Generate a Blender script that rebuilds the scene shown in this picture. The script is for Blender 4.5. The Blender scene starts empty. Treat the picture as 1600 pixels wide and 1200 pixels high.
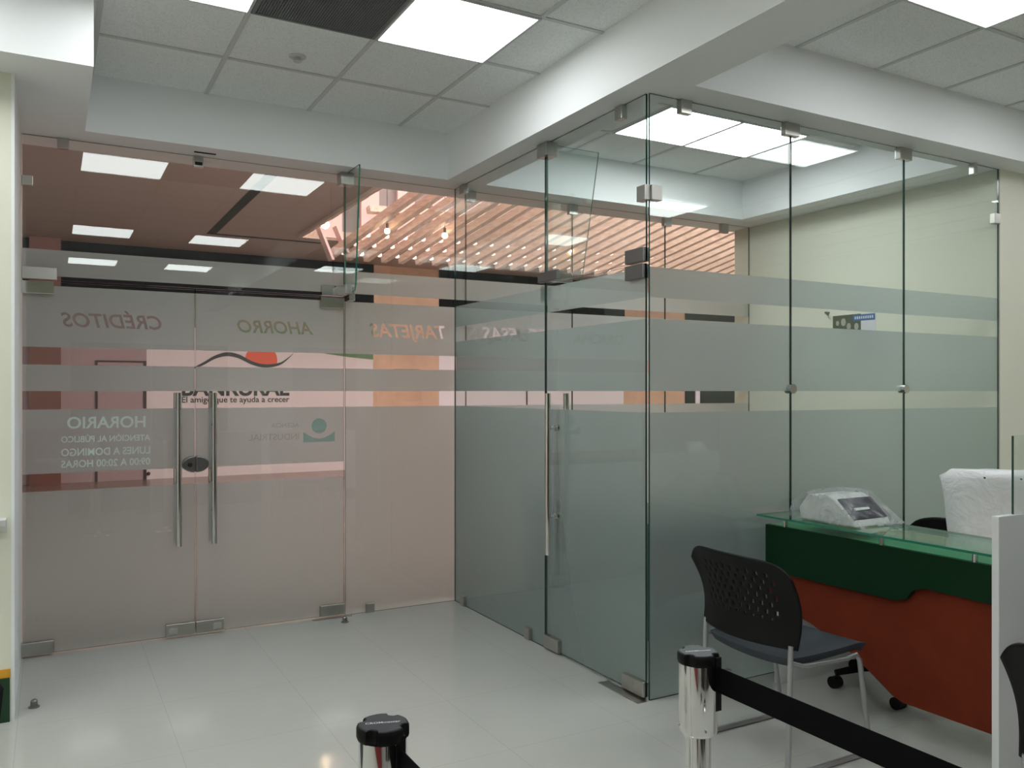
import bpy, bmesh, math, random
from mathutils import Vector, Matrix
random.seed(7)
sc = bpy.context.scene
R = math.radians

# ------------------------------------------------------------------ camera
cam_d = bpy.data.cameras.new('camera')
cam = bpy.data.objects.new('camera', cam_d)
sc.collection.objects.link(cam)
cam.location = (0, 0, 1.5)
cam.rotation_euler = (R(90), 0, R(-29))
cam_d.sensor_width = 36
cam_d.lens = 1302 / 1600 * 36
cam_d.shift_y = 11 / 1600
cam_d.clip_start = 0.05
sc.camera = cam

# ------------------------------------------------------------------ world, exposure
w = bpy.data.worlds.new('world')
sc.world = w
w.use_nodes = True
w.node_tree.nodes['Background'].inputs[0].default_value = (0.75, 0.8, 0.85, 1)
w.node_tree.nodes['Background'].inputs[1].default_value = 0.03
sc.view_settings.view_transform = 'Standard'
sc.view_settings.look = 'None'
sc.view_settings.exposure = 0.0
sc.view_settings.gamma = 1.0
sc.view_settings.use_curve_mapping = False
sc.cycles.use_denoising = True
sc.cycles.max_bounces = 10
sc.cycles.diffuse_bounces = 5
sc.cycles.glossy_bounces = 6
sc.cycles.transmission_bounces = 6
sc.cycles.transparent_max_bounces = 32
sc.cycles.sample_clamp_indirect = 6
sc.cycles.caustics_reflective = False
sc.cycles.caustics_refractive = False

PANEL = 9.4          # ceiling light panels of the bank
MALL_W = 1.0         # multiplier on mall lights

def area(name, loc, sx, sy, power, col, rot=(0, 0, 0)):
    d = bpy.data.lights.new(name, 'AREA')
    d.shape = 'RECTANGLE'; d.size = sx; d.size_y = sy
    d.energy = power; d.color = col
    o = bpy.data.objects.new(name, d)
    o.location = loc; o.rotation_euler = rot
    sc.collection.objects.link(o)
    return o

area('skylight_daylight', (9.5, 9.6, 8.3), 11, 6, 1500 * MALL_W, (1.0, 0.86, 0.82))
area('added_far_wall_fill', (6.5, 5.72, 3.55), 15.0, 0.5, 520 * MALL_W, (1.0, 0.92, 0.90), (R(90), 0, 0))  # added light hidden above the lintel, brightens the far mall wall
area('unseen_mall_fill', (-3.6, 11.0, 3.9), 5.0, 7.0, 60 * MALL_W, (1.0, 0.90, 0.86))  # added fill out of view, lifts the left end of the mall
area('unseen_mall_fill', (17.5, 10.5, 3.9), 4.0, 7.0, 330 * MALL_W, (1.0, 0.88, 0.86))  # added fill out of view, lifts the right end of the mall

# ------------------------------------------------------------------ materials
MATS = {}
def mat(name, col=(0.8, 0.8, 0.8), rough=0.5, metal=0.0, spec=0.5, emit=None, es=1.0, coat=0.0, noise=None, bump=None):
    if name in MATS: return MATS[name]
    m = bpy.data.materials.new(name); m.use_nodes = True
    nt = m.node_tree; b = nt.nodes['Principled BSDF']
    b.inputs['Base Color'].default_value = (*col, 1)
    b.inputs['Roughness'].default_value = rough
    b.inputs['Metallic'].default_value = metal
    b.inputs['Specular IOR Level'].default_value = spec
    b.inputs['Coat Weight'].default_value = coat
    if emit:
        b.inputs['Emission Color'].default_value = (*emit, 1)
        b.inputs['Emission Strength'].default_value = es
    tc = nt.nodes.new('ShaderNodeTexCoord')
    if noise:
        scale, amt = noise
        n = nt.nodes.new('ShaderNodeTexNoise'); n.inputs['Scale'].default_value = scale; n.inputs['Detail'].default_value = 4
        nt.links.new(tc.outputs['Object'], n.inputs['Vector'])
        mx = nt.nodes.new('ShaderNodeMix'); mx.data_type = 'RGBA'
        mx.inputs[6].default_value = (*[c * (1 - amt) for c in col], 1)
        mx.inputs[7].default_value = (*[min(1, c * (1 + amt)) for c in col], 1)
        nt.links.new(n.outputs[0], mx.inputs[0]); nt.links.new(mx.outputs[2], b.inputs['Base Color'])
    if bump:
        scale, st, dist = bump
        n = nt.nodes.new('ShaderNodeTexNoise'); n.inputs['Scale'].default_value = scale; n.inputs['Detail'].default_value = 3
        nt.links.new(tc.outputs['Object'], n.inputs['Vector'])
        bp = nt.nodes.new('ShaderNodeBump'); bp.inputs['Strength'].default_value = st; bp.inputs['Distance'].default_value = dist
        nt.links.new(n.outputs[0], bp.inputs['Height']); nt.links.new(bp.outputs[0], b.inputs['Normal'])
    MATS[name] = m
    return m

def glass_mat(name, tint, ior=1.5):
    m = bpy.data.materials.new(name); m.use_nodes = True
    nt = m.node_tree; nt.nodes.clear()
    out = nt.nodes.new('ShaderNodeOutputMaterial')
    tr = nt.nodes.new('ShaderNodeBsdfTransparent'); tr.inputs[0].default_value = (*tint, 1)
    gl = nt.nodes.new('ShaderNodeBsdfGlossy'); gl.inputs['Roughness'].default_value = 0.0
    gl.inputs[0].default_value = (0.95, 1.0, 0.98, 1)
    fr = nt.nodes.new('ShaderNodeFresnel')
    ge = nt.nodes.new('ShaderNodeNewGeometry')
    mp = nt.nodes.new('ShaderNodeMapRange')
    mp.inputs['To Min'].default_value = ior; mp.inputs['To Max'].default_value = 1 / ior
    nt.links.new(ge.outputs['Backfacing'], mp.inputs['Value'])
    nt.links.new(mp.outputs[0], fr.inputs['IOR'])
    mx = nt.nodes.new('ShaderNodeMixShader')
    nt.links.new(fr.outputs[0], mx.inputs[0]); nt.links.new(tr.outputs[0], mx.inputs[1]); nt.links.new(gl.outputs[0], mx.inputs[2])
    nt.links.new(mx.outputs[0], out.inputs[0])
    MATS[name] = m
    return m

def film_mat(name, trans, diff, blur, clear, rough=0.45):
    """frosted vinyl: light-scattering, with a little blurred see-through"""
    m = bpy.data.materials.new(name); m.use_nodes = True
    nt = m.node_tree; nt.nodes.clear(); L = nt.links.new
    out = nt.nodes.new('ShaderNodeOutputMaterial')
    t = nt.nodes.new('ShaderNodeBsdfTranslucent'); t.inputs[0].default_value = (*trans, 1)
    d = nt.nodes.new('ShaderNodeBsdfDiffuse'); d.inputs[0].default_value = (*diff, 1)
    a1 = nt.nodes.new('ShaderNodeAddShader'); L(t.outputs[0], a1.inputs[0]); L(d.outputs[0], a1.inputs[1])
    g = nt.nodes.new('ShaderNodeBsdfRefraction'); g.inputs['Color'].default_value = (0.88, 0.93, 0.92, 1)
    g.inputs['Roughness'].default_value = rough; g.inputs['IOR'].default_value = 1.18
    x1 = nt.nodes.new('ShaderNodeMixShader'); x1.inputs[0].default_value = blur
    L(a1.outputs[0], x1.inputs[1]); L(g.outputs[0], x1.inputs[2])
    c = nt.nodes.new('ShaderNodeBsdfTransparent'); c.inputs[0].default_value = (0.9, 0.93, 0.92, 1)
    x2 = nt.nodes.new('ShaderNodeMixShader'); x2.inputs[0].default_value = clear
    L(x1.outputs[0], x2.inputs[1]); L(c.outputs[0], x2.inputs[2])
    L(x2.outputs[0], out.inputs[0])
    MATS[name] = m
    return m

paint = mat('white_paint', (0.90, 0.92, 0.93), 0.6, bump=(40, 0.05, 0.002))
cream = mat('cream_paint', (0.82, 0.82, 0.69), 0.6, bump=(40, 0.05, 0.002))
greenp = mat('green_paint', (0.008, 0.045, 0.018), 0.4)
yellowp = mat('yellow_paint', (0.72, 0.36, 0.02), 0.45)
steel = mat('brushed_steel', (0.52, 0.51, 0.48), 0.28, 1.0)
chrome = mat('polished_steel', (0.72, 0.71, 0.69), 0.07, 1.0)
darksteel = mat('dark_steel', (0.25, 0.25, 0.25), 0.3, 1.0)
blackp = mat('black_plastic', (0.004, 0.004, 0.004), 0.5, 0, 0.2, bump=(300, 0.1, 0.001))
blackslot = mat('black_recess', (0.006, 0.006, 0.006), 0.8)
greyleg = mat('grey_metal_tube', (0.42, 0.43, 0.44), 0.4, 0.7)
seatm = mat('slate_seat_fabric', (0.035, 0.042, 0.055), 0.75, bump=(500, 0.3, 0.001))
beltm = mat('black_webbing', (0.003, 0.003, 0.0035), 0.9, 0, 0.12)
counter_green = mat('counter_green_laminate', (0.0025, 0.028, 0.009), 0.55, 0, 0.18)
counter_red = mat('counter_red_wood', (0.17, 0.026, 0.010), 0.5, 0, 0.15, noise=(9, 0.25))
ledge_green = mat('ledge_green_laminate', (0.10, 0.30, 0.18), 0.4)
deskwood = mat('desk_wood', (0.62, 0.36, 0.22), 0.45, noise=(14, 0.12))
whitelam = mat('white_laminate', (0.72, 0.73, 0.74), 0.45)
devwhite = mat('device_white', (0.62, 0.66, 0.64), 0.4)
devdark = mat('device_dark', (0.018, 0.018, 0.03), 0.5, 0, 0.2)
gridm = mat('ceiling_grid_metal', (0.60, 0.62, 0.61), 0.5)
diffm = mat('light_diffuser', (0.9, 0.9, 0.9), 0.5, emit=(0.97, 1.0, 1.0), es=PANEL)
diffo = mat('office_light_diffuser', (0.9, 0.9, 0.9), 0.5, emit=(0.97, 1.0, 1.0), es=PANEL * 1.45)
framem = mat('light_frame', (0.6, 0.61, 0.61), 0.5)
ventm = mat('vent_grey', (0.17, 0.185, 0.19), 0.6)
glass = glass_mat('clear_glass', (0.975, 0.985, 0.98))
glassg = glass_mat('greenish_glass', (0.945, 0.972, 0.965))
topglass = glass_mat('counter_glass', (0.62, 0.86, 0.74))
edge = mat('glass_edge', (0.012, 0.055, 0.045), 0.08)
edgel = mat('glass_edge_bright', (0.03, 0.20, 0.13), 0.1)
film = film_mat('frosted_film', (0.18, 0.205, 0.205), (0.37, 0.405, 0.41), 0.38, 0.0, 0.9)
filmt = film_mat('vinyl_letters', (0.62, 0.68, 0.66), (0.70, 0.79, 0.75), 0.0, 0.30)
tealt = film_mat('teal_vinyl', (0.05, 0.48, 0.45), (0.03, 0.30, 0.29), 0.0, 0.62)
ghostt = film_mat('ghost_vinyl', (0.30, 0.40, 0.38), (0.14, 0.22, 0.2), 0.0, 0.85)
plastic_wrap = None
mallceil = mat('mall_ceiling_brown', (0.42, 0.36, 0.32), 0.7)
mallpink = mat('mall_wall_pink', (0.40, 0.29, 0.29), 0.6)
mallpale = mat('mall_hoarding_pale', (0.74, 0.66, 0.65), 0.6)
mallbrown = mat('mall_pillar_brown', (0.17, 0.075, 0.055), 0.6)
malldark = mat('mall_bulkhead_dark', (0.012, 0.012, 0.015), 0.85, 0, 0.08)
mallwhite = mat('mall_panel_white', (0.80, 0.76, 0.80), 0.5)
mallwood = mat('mall_wood_panel', (0.62, 0.40, 0.27), 0.5, noise=(3, 0.3))
mallfloor = mat('mall_floor', (0.27, 0.20, 0.165), 0.25)
wellpink = mat('well_wall_pink', (0.70, 0.52, 0.49), 0.7)
wellgrey = mat('well_wall_grey', (0.26, 0.23, 0.225), 0.7)
darkbrown = mat('dark_brown_metal', (0.05, 0.03, 0.025), 0.5)
orange = mat('logo_orange', (0.75, 0.10, 0.04), 0.5)
logodark = mat('logo_dark', (0.02, 0.03, 0.03), 0.5)
logogreen = mat('logo_green', (0.11, 0.21, 0.09), 0.5)
bulbm = mat('bulb_glow', (1, 0.9, 0.8), 0.4, emit=(1.0, 0.72, 0.45), es=22)
blockm = mat('block_glow', (1, 0.9, 0.8), 0.4, emit=(1.0, 0.80, 0.70), es=1.3)
whitet = mat('white_print', (0.75, 0.76, 0.78), 0.5)
capm = mat('cap_slate_plastic', (0.028, 0.034, 0.042), 0.4, 0, 0.35)

def wood_slat():
    m = mat('slat_wood', (0.50, 0.26, 0.15), 0.5)
    nt = m.node_tree; b = nt.nodes['Principled BSDF']
    tc = nt.nodes.new('ShaderNodeTexCoord'); mp = nt.nodes.new('ShaderNodeMapping')
    mp.inputs['Scale'].default_value = (30, 1.5, 30)
    n = nt.nodes.new('ShaderNodeTexNoise'); n.inputs['Scale'].default_value = 1.0; n.inputs['Detail'].default_value = 5
    cr = nt.nodes.new('ShaderNodeValToRGB')
    cr.color_ramp.elements[0].color = (0.50, 0.36, 0.28, 1); cr.color_ramp.elements[0].position = 0.3
    cr.color_ramp.elements[1].color = (0.72, 0.58, 0.48, 1); cr.color_ramp.elements[1].position = 0.7
    L = nt.links.new
    L(tc.outputs['Object'], mp.inputs[0]); L(mp.outputs[0], n.inputs['Vector']); L(n.outputs[0], cr.inputs[0]); L(cr.outputs[0], b.inputs['Base Color'])
    return m
slatm = wood_slat()

def tile_floor():
    m = mat('porcelain_floor', (0.55, 0.54, 0.5), 0.1)
    nt = m.node_tree; b = nt.nodes['Principled BSDF']; L = nt.links.new
    ge = nt.nodes.new('ShaderNodeNewGeometry'); sp = nt.nodes.new('ShaderNodeSeparateXYZ'); L(ge.outputs['Position'], sp.inputs[0])
    def line(outp, off, pitch, wd):
        a = nt.nodes.new('ShaderNodeMath'); a.operation = 'ADD'; a.inputs[1].default_value = -off + 60 * pitch; L(outp, a.inputs[0])
        mo = nt.nodes.new('ShaderNodeMath'); mo.operation = 'MODULO'; mo.inputs[1].default_value = pitch; L(a.outputs[0], mo.inputs[0])
        lt = nt.nodes.new('ShaderNodeMath'); lt.operation = 'LESS_THAN'; lt.inputs[1].default_value = wd; L(mo.outputs[0], lt.inputs[0])
        return lt.outputs[0]
    lx = line(sp.outputs[0], 1.078, 0.604, 0.0022); ly = line(sp.outputs[1], 4.315, 0.63, 0.0022)
    mxm = nt.nodes.new('ShaderNodeMath'); mxm.operation = 'MAXIMUM'; L(lx, mxm.inputs[0]); L(ly, mxm.inputs[1])
    n = nt.nodes.new('ShaderNodeTexNoise'); n.inputs['Scale'].default_value = 2.5; n.inputs['Detail'].default_value = 5
    L(ge.outputs['Position'], n.inputs['Vector'])
    c1 = nt.nodes.new('ShaderNodeMix'); c1.data_type = 'RGBA'
    c1.inputs[6].default_value = (0.54, 0.55, 0.52, 1); c1.inputs[7].default_value = (0.59, 0.60, 0.57, 1)
    L(n.outputs[0], c1.inputs[0])
    c2 = nt.nodes.new('ShaderNodeMix'); c2.data_type = 'RGBA'; c2.inputs[7].default_value = (0.44, 0.435, 0.41, 1)
    L(mxm.outputs[0], c2.inputs[0]); L(c1.outputs[2], c2.inputs[6]); L(c2.outputs[2], b.inputs['Base Color'])
    b.inputs['Roughness'].default_value = 0.09
    return m
floorm = tile_floor()

def ceil_tile():
    m = mat('mineral_ceiling_tile', (0.66, 0.68, 0.66), 0.9)
    nt = m.node_tree; b = nt.nodes['Principled BSDF']; L = nt.links.new
    ge = nt.nodes.new('ShaderNodeNewGeometry')
    n = nt.nodes.new('ShaderNodeTexNoise'); n.inputs['Scale'].default_value = 160; n.inputs['Detail'].default_value = 2
    L(ge.outputs['Position'], n.inputs['Vector'])
    cr = nt.nodes.new('ShaderNodeValToRGB')
    cr.color_ramp.elements[0].color = (0.72, 0.75, 0.74, 1); cr.color_ramp.elements[0].position = 0.33
    cr.color_ramp.elements[1].color = (0.88, 0.91, 0.90, 1); cr.color_ramp.elements[1].position = 0.5
    L(n.outputs[0], cr.inputs[0]); L(cr.outputs[0], b.inputs['Base Color'])
    bp = nt.nodes.new('ShaderNodeBump'); bp.inputs['Strength'].default_value = 0.3; bp.inputs['Distance'].default_value = 0.002
    L(n.outputs[0], bp.inputs['Height']); L(bp.outputs[0], b.inputs['Normal'])
    return m
ctile = ceil_tile()

def wrap_mat(name, opac, col):
    m = bpy.data.materials.new(name); m.use_nodes = True
    nt = m.node_tree; nt.nodes.clear(); L = nt.links.new
    out = nt.nodes.new('ShaderNodeOutputMaterial')
    d = nt.nodes.new('ShaderNodeBsdfPrincipled'); d.inputs['Base Color'].default_value = (*col, 1); d.inputs['Roughness'].default_value = 0.25
    tl = nt.nodes.new('ShaderNodeBsdfTranslucent'); tl.inputs[0].default_value = (*col, 1)
    m0 = nt.nodes.new('ShaderNodeMixShader'); m0.inputs[0].default_value = 0.3 if opac < 1 else 0.08; L(d.outputs[0], m0.inputs[1]); L(tl.outputs[0], m0.inputs[2])
    t = nt.nodes.new('ShaderNodeBsdfTransparent')
    tc = nt.nodes.new('ShaderNodeTexCoord'); n = nt.nodes.new('ShaderNodeTexNoise'); n.inputs['Scale'].default_value = 9; n.inputs['Detail'].default_value = 4; n.inputs['Distortion'].default_value = 1.2
    L(tc.outputs['Object'], n.inputs['Vector'])
    mp = nt.nodes.new('ShaderNodeMapRange'); mp.inputs['From Min'].default_value = 0.35; mp.inputs['From Max'].default_value = 0.65
    mp.inputs['To Min'].default_value = max(0, opac - 0.25); mp.inputs['To Max'].default_value = min(1, opac + 0.25)
    L(n.outputs[0], mp.inputs['Value'])
    bp = nt.nodes.new('ShaderNodeBump'); bp.inputs['Strength'].default_value = 0.7; bp.inputs['Distance'].default_value = 0.02
    L(n.outputs[0], bp.inputs['Height']); L(bp.outputs[0], d.inputs['Normal'])
    mx = nt.nodes.new('ShaderNodeMixShader'); L(mp.outputs[0], mx.inputs[0]); L(t.outputs[0], mx.inputs[1]); L(m0.outputs[0], mx.inputs[2])
    L(mx.outputs[0], out.inputs[0])
    MATS[name] = m
    return m
wrapm = wrap_mat('clear_plastic_wrap', 0.22, (0.66, 0.69, 0.74))
wrapw = wrap_mat('milky_plastic_cover', 1.2, (0.93, 0.94, 0.98))

# ------------------------------------------------------------------ mesh helpers
class MB:
    def __init__(s): s.v = []; s.f = []; s.m = []; s.s = []
    def add(s, vs, fs, mi=0, smooth=False):
        o = len(s.v); s.v += [tuple(v) for v in vs]
        for f in fs: s.f.append([i + o for i in f]); s.m.append(mi); s.s.append(smooth)
        return s
    def box(s, x0, x1, y0, y1, z0, z1, mi=0, side=None):
        """side: (axis, mi) gives the two faces across that axis material mi, others keep mi"""
        vs = [(x, y, z) for x in (x0, x1) for y in (y0, y1) for z in (z0, z1)]
        fs = {'x0': (0, 1, 3, 2), 'x1': (4, 6, 7, 5), 'y0': (0, 4, 5, 1), 'y1': (2, 3, 7, 6), 'z0': (0, 2, 6, 4), 'z1': (1, 5, 7, 3)}
        o = len(s.v); s.v += vs
        for k, f in fs.items():
            s.f.append([i + o for i in f]); s.s.append(False)
            s.m.append(side[1] if side and k[0] == side[0] else mi)
        return s
    def obox(s, c, ax, ay, az, mi=0):
        c, ax, ay, az = map(Vector, (c, ax, ay, az))
        vs = [c + ax * i + ay * j + az * k for i in (-1, 1) for j in (-1, 1) for k in (-1, 1)]
        return s.add(vs, [(0, 1, 3, 2), (4, 6, 7, 5), (0, 4, 5, 1), (2, 3, 7, 6), (0, 2, 6, 4), (1, 5, 7, 3)], mi)
    def tube(s, pts, r, seg=12, mi=0, caps=True, radii=None):
        pts = [Vector(p) for p in pts]; n = len(pts); rings = []
        up = None
        for i, p in enumerate(pts):
            d = (pts[min(i + 1, n - 1)] - pts[max(i - 1, 0)]).normalized()
            if up is None:
                up = Vector((0, 0, 1)) if abs(d.z) < 0.9 else Vector((1, 0, 0))
            a = d.cross(up).normalized(); b = a.cross(d).normalized(); up = b
            rr = radii[i] if radii else r
            rings.append([p + (a * math.cos(2 * math.pi * k / seg) + b * math.sin(2 * math.pi * k / seg)) * rr for k in range(seg)])
        vs = [v for rg in rings for v in rg]; fs = []
        for i in range(n - 1):
            for k in range(seg):
                k2 = (k + 1) % seg
                fs.append((i * seg + k, i * seg + k2, (i + 1) * seg + k2, (i + 1) * seg + k))
        s.add(vs, fs, mi, True)
        if caps:
            o = len(s.v) - len(vs)
            s.f.append([o + k for k in range(seg)][::-1]); s.m.append(mi); s.s.append(False)
            s.f.append([o + (n - 1) * seg + k for k in range(seg)]); s.m.append(mi); s.s.append(False)
        return s
    def lathe(s, c, prof, seg=40, mi=0, mod=None):
        """prof: list of (r, z); around vertical axis at c"""
        vs = []; fs = []
        for (r, z) in prof:
            for k in range(seg):
                a = 2 * math.pi * k / seg
                rr = r * (mod(a, z) if mod else 1)
                vs.append((c[0] + rr * math.cos(a), c[1] + rr * math.sin(a), c[2] + z))
        for i in range(len(prof) - 1):
            for k in range(seg):
                k2 = (k + 1) % seg
                fs.append((i * seg + k, i * seg + k2, (i + 1) * seg + k2, (i + 1) * seg + k))
        fs.append(tuple(range(seg))[::-1]); fs.append(tuple((len(prof) - 1) * seg + k for k in range(seg)))
        return s.add(vs, fs, mi, True)
    def prism(s, poly, axis, a, b, mi=0, cap=None):
        """poly in the plane across axis, extruded from a to b. axis x: (y,z); y: (x,z); z: (x,y)"""
        def P(q, t):
            return {'x': (t, q[0], q[1]), 'y': (q[0], t, q[1]), 'z': (q[0], q[1], t)}[axis]
        n = len(poly); vs = [P(q, a) for q in poly] + [P(q, b) for q in poly]
        fs = [(i, (i + 1) % n, n + (i + 1) % n, n + i) for i in range(n)]
        s.add(vs, fs, mi); o = len(s.v) - 2 * n; c = mi if cap is None else cap
        s.f.append([o + i for i in range(n)][::-1]); s.m.append(c); s.s.append(False)
        s.f.append([o + n + i for i in range(n)]); s.m.append(c); s.s.append(False)
        return s
    def sphere(s, c, r, seg=20, mi=0, sc3=(1, 1, 1)):
        n = seg // 2; vs = []; fs = []
        for i in range(n + 1):
            t = math.pi * i / n
            for k in range(seg):
                a = 2 * math.pi * k / seg
                vs.append((c[0] + r * sc3[0] * math.sin(t) * math.cos(a), c[1] + r * sc3[1] * math.sin(t) * math.sin(a), c[2] + r * sc3[2] * math.cos(t)))
        for i in range(n):
            for k in range(seg):
                k2 = (k + 1) % seg
                fs.append((i * seg + k, (i + 1) * seg + k, (i + 1) * seg + k2, i * seg + k2))
        return s.add(vs, fs, mi, True)

def wloc(o):
    v = Vector((0, 0, 0))
    while o: v += o.location; o = o.parent
    return v

def obj(name, mb, mats, parent=None, bevel=0, fixn=True, origin=None, subsurf=0):
    if not isinstance(mats, (list, tuple)): mats = [mats]
    if parent is not None: org = wloc(parent)
    elif origin is not None: org = Vector(origin)
    else:
        xs = [v[0] for v in mb.v]; ys = [v[1] for v in mb.v]; zs = [v[2] for v in mb.v]
        org = Vector(((min(xs) + max(xs)) / 2, (min(ys) + max(ys)) / 2, min(zs)))
    me = bpy.data.meshes.new(name)
    me.from_pydata([Vector(v) - org for v in mb.v], [], mb.f)
    for m in mats: me.materials.append(m)
    for p, mi, sm in zip(me.polygons, mb.m, mb.s): p.material_index = mi; p.use_smooth = sm
    if fixn:
        bm = bmesh.new(); bm.from_mesh(me)
        bmesh.ops.remove_doubles(bm, verts=bm.verts, dist=1e-5)
        bmesh.ops.recalc_face_normals(bm, faces=bm.faces)
        bm.to_mesh(me); bm.free()
    if any(mb.s): me.set_sharp_from_angle(angle=R(32))
    o = bpy.data.objects.new(name, me); sc.collection.objects.link(o)
    if parent is not None: o.parent = parent
    else: o.location = org
    if bevel:
        md = o.modifiers.new('bevel', 'BEVEL'); md.width = bevel; md.segments = 2; md.limit_method = 'ANGLE'
    if subsurf:
        md = o.modifiers.new('sub', 'SUBSURF'); md.levels = subsurf; md.render_levels = subsurf
    return o

def tag(o, label=None, cat=None, group=None, kind=None):
    if label: o['label'] = label
    if cat: o['category'] = cat
    if group: o['group'] = group
    if kind: o['kind'] = kind
    return o
def thing(name, label, cat, loc=(0, 0, 0), group=None, kind=None):
    o = bpy.data.objects.new(name, None); o.location = loc; sc.collection.objects.link(o)
    o.empty_display_size = 0.1
    return tag(o, label, cat, group, kind)
def struct(name, mb, m, label=None, **k):
    return tag(obj(name, mb, m, **k), label, None, None, 'structure')
def dup(root, off, label=None, group=None, parent=None):
    c = root.copy(); sc.collection.objects.link(c)
    if parent: c.parent = parent
    else: c.location = root.location + Vector(off)
    if label: c['label'] = label
    if group: c['group'] = group
    for ch in list(root.children): dup(ch, (0, 0, 0), parent=c)
    return c

def text_geo(s, shear=0.0, thick=0.0):
    cu = bpy.data.curves.new('txt', 'FONT'); cu.body = s; cu.shear = shear; cu.offset = thick
    cu.resolution_u = 4
    o = bpy.data.objects.new('txt', cu); sc.collection.objects.link(o)
    dg = bpy.context.evaluated_depsgraph_get(); dg.update()
    me = bpy.data.meshes.new_from_object(o.evaluated_get(dg))
    vs = [tuple(v.co) for v in me.vertices]; fs = [tuple(p.vertices) for p in me.polygons]
    bpy.data.objects.remove(o); bpy.data.meshes.remove(me)
    return vs, fs
def put_text(mb, s, x0, x1, base, place, mirror=False, mi=0, shear=0.0, thick=0.0, hscale=1.0):
    """lay text s between x0 and x1 with its baseline at base; place(a, b) -> 3D point"""
    vs, fs = text_geo(s, shear, thick)
    a0 = min(v[0] for v in vs); a1 = max(v[0] for v in vs); k = (x1 - x0) / (a1 - a0)
    out = []
    for v in vs:
        a = (v[0] - a0) * k
        a = x1 - a if mirror else x0 + a
        out.append(place(a, base + v[1] * k * hscale))
    mb.add(out, fs, mi)

# ================================================================== SETTING
HS, HC = 2.945, 3.266
YF, XS, YR = 5.42, 2.533, 3.21
struct('floor', MB().box(-3.2, 9, -5, 5.55, -0.1, 0), floorm)
sf = MB()
sf.box(-3.2, 9, 5.2, 5.65, HS, 3.95)
sf.box(-3.2, 0.17, 4.15, 5.2, HS, 3.35)
sf.box(2.38, 2.67, -5, 5.2, HS, 3.35)
sf.box(2.67, 9, 3.03, 3.29, HS, 3.35)
sf.box(5.10, 9, 3.29, 5.2, HS, 3.35)
struct('ceiling', sf, paint)
cc = MB()
cc.box(-3.2, 2.38, -5, 4.15, HC, 3.34); cc.box(0.17, 2.38, 4.15, 5.2, HC, 3.34)
struct('ceiling', cc, ctile)
struct('ceiling', MB().box(2.67, 9, -5, 3.03, HC, 3.34), ctile)
struct('ceiling', MB().box(2.67, 5.10, 3.29, 5.2, HC, 3.34), ctile)
# exposed grid bars
def bars(x0, x1, y0, y1, xs, ys, clip=None):
    g = MB()
    for x in xs:
        yy = y1
        if clip and x < clip[0]: yy = clip[1]
        g.box(x - 0.012, x + 0.012, y0, yy, HC - 0.006, HC - 0.0005)
    for y in ys:
        xx = x0
        if clip and y > clip[1]: xx = clip[0]
        g.box(xx, x1, y - 0.012, y + 0.012, HC - 0.0062, HC - 0.0007)
    return g
P = 0.61
struct('trim_1', bars(-3.2, 2.38, -5, 5.2, [0.20 + P * k for k in range(-5, 4)], [5.2 - P * k for k in range(1, 17)], (0.17, 4.15)), gridm)
struct('trim_2', bars(2.67, 9, -5, 3.03, [2.74 + P * k for k in range(0, 11)], [3.03 - P * k for k in range(1, 14)]), gridm)
struct('trim_3', bars(2.67, 5.10, 3.29, 5.2, [2.74 + P * k for k in range(0, 4)], [5.25 - P * k for k in range(1, 4)]), gridm)
# walls
struct('wall_left', MB().box(-3.2, -0.155, 4.42, 5.65, 0, HS), cream)
struct('wall_left', MB().box(-0.155, -0.142, 4.4205, 5.65, 0, HS), paint)
struct('wall_left', MB().box(-3.3, -3.2, -5, 5.65, 0, 3.35), cream)
struct('wall_right', MB().box(5.40, 9, 3.20, 5.60, 0, HS), cream)
struct('wall_right', MB().box(9, 9.1, -5, 5.65, 0, 3.35), cream)
struct('wall_back', MB().box(-3.2, 9, -5.1, -5, 0, 3.35), cream)
struct('baseboard_left', MB().box(-3.2, -0.16, 4.408, 4.4199, 0, 0.20), greenp)
struct('trim_4', MB().box(-3.2, -0.158, 4.412, 4.4199, 0.20, 0.238), yellowp)

# ================================================================== GLASS
def pane_box(axis, c, a0, a1, z0, z1, th=0.005):
    m = MB()
    if axis == 'y': m.box(a0, a1, c - th, c + th, z0, z1, 1, ('y', 0))
    else: m.box(c - th, c + th, a0, a1, z0, z1, 1, ('x', 0))
    return m
def film_sheet(axis, c, a0, a1, z0, z1):
    q = [(a0, z0), (a1, z0), (a1, z1), (a0, z1)]
    vs = [(a, c, z) if axis == 'y' else (c, a, z) for a, z in q]
    return MB().add(vs, [(0, 1, 2, 3)])
FB = [(2.155, 2.305), (1.75, 2.10), (1.50, 1.65)]
SB = [(1.957, 2.105), (1.50, 1.852)]
def film_parts(par, axis, c, a0, a1, bands, off=0.0068, z_lo=None, z_hi=None, words=None):
    for (z0, z1) in bands:
        lo = max(z0, z_lo) if z_lo is not None else z0
        hi = min(z1, z_hi) if z_hi is not None else z1
        if hi - lo < 0.005: continue
        if words and lo < words[1] < hi:
            cut_film(par, a0, a1, lo, hi, words, c + off)
        else:
            obj('frosted_band', film_sheet(axis, c + off, a0, a1, lo, hi), film, par, fixn=False)
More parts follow.
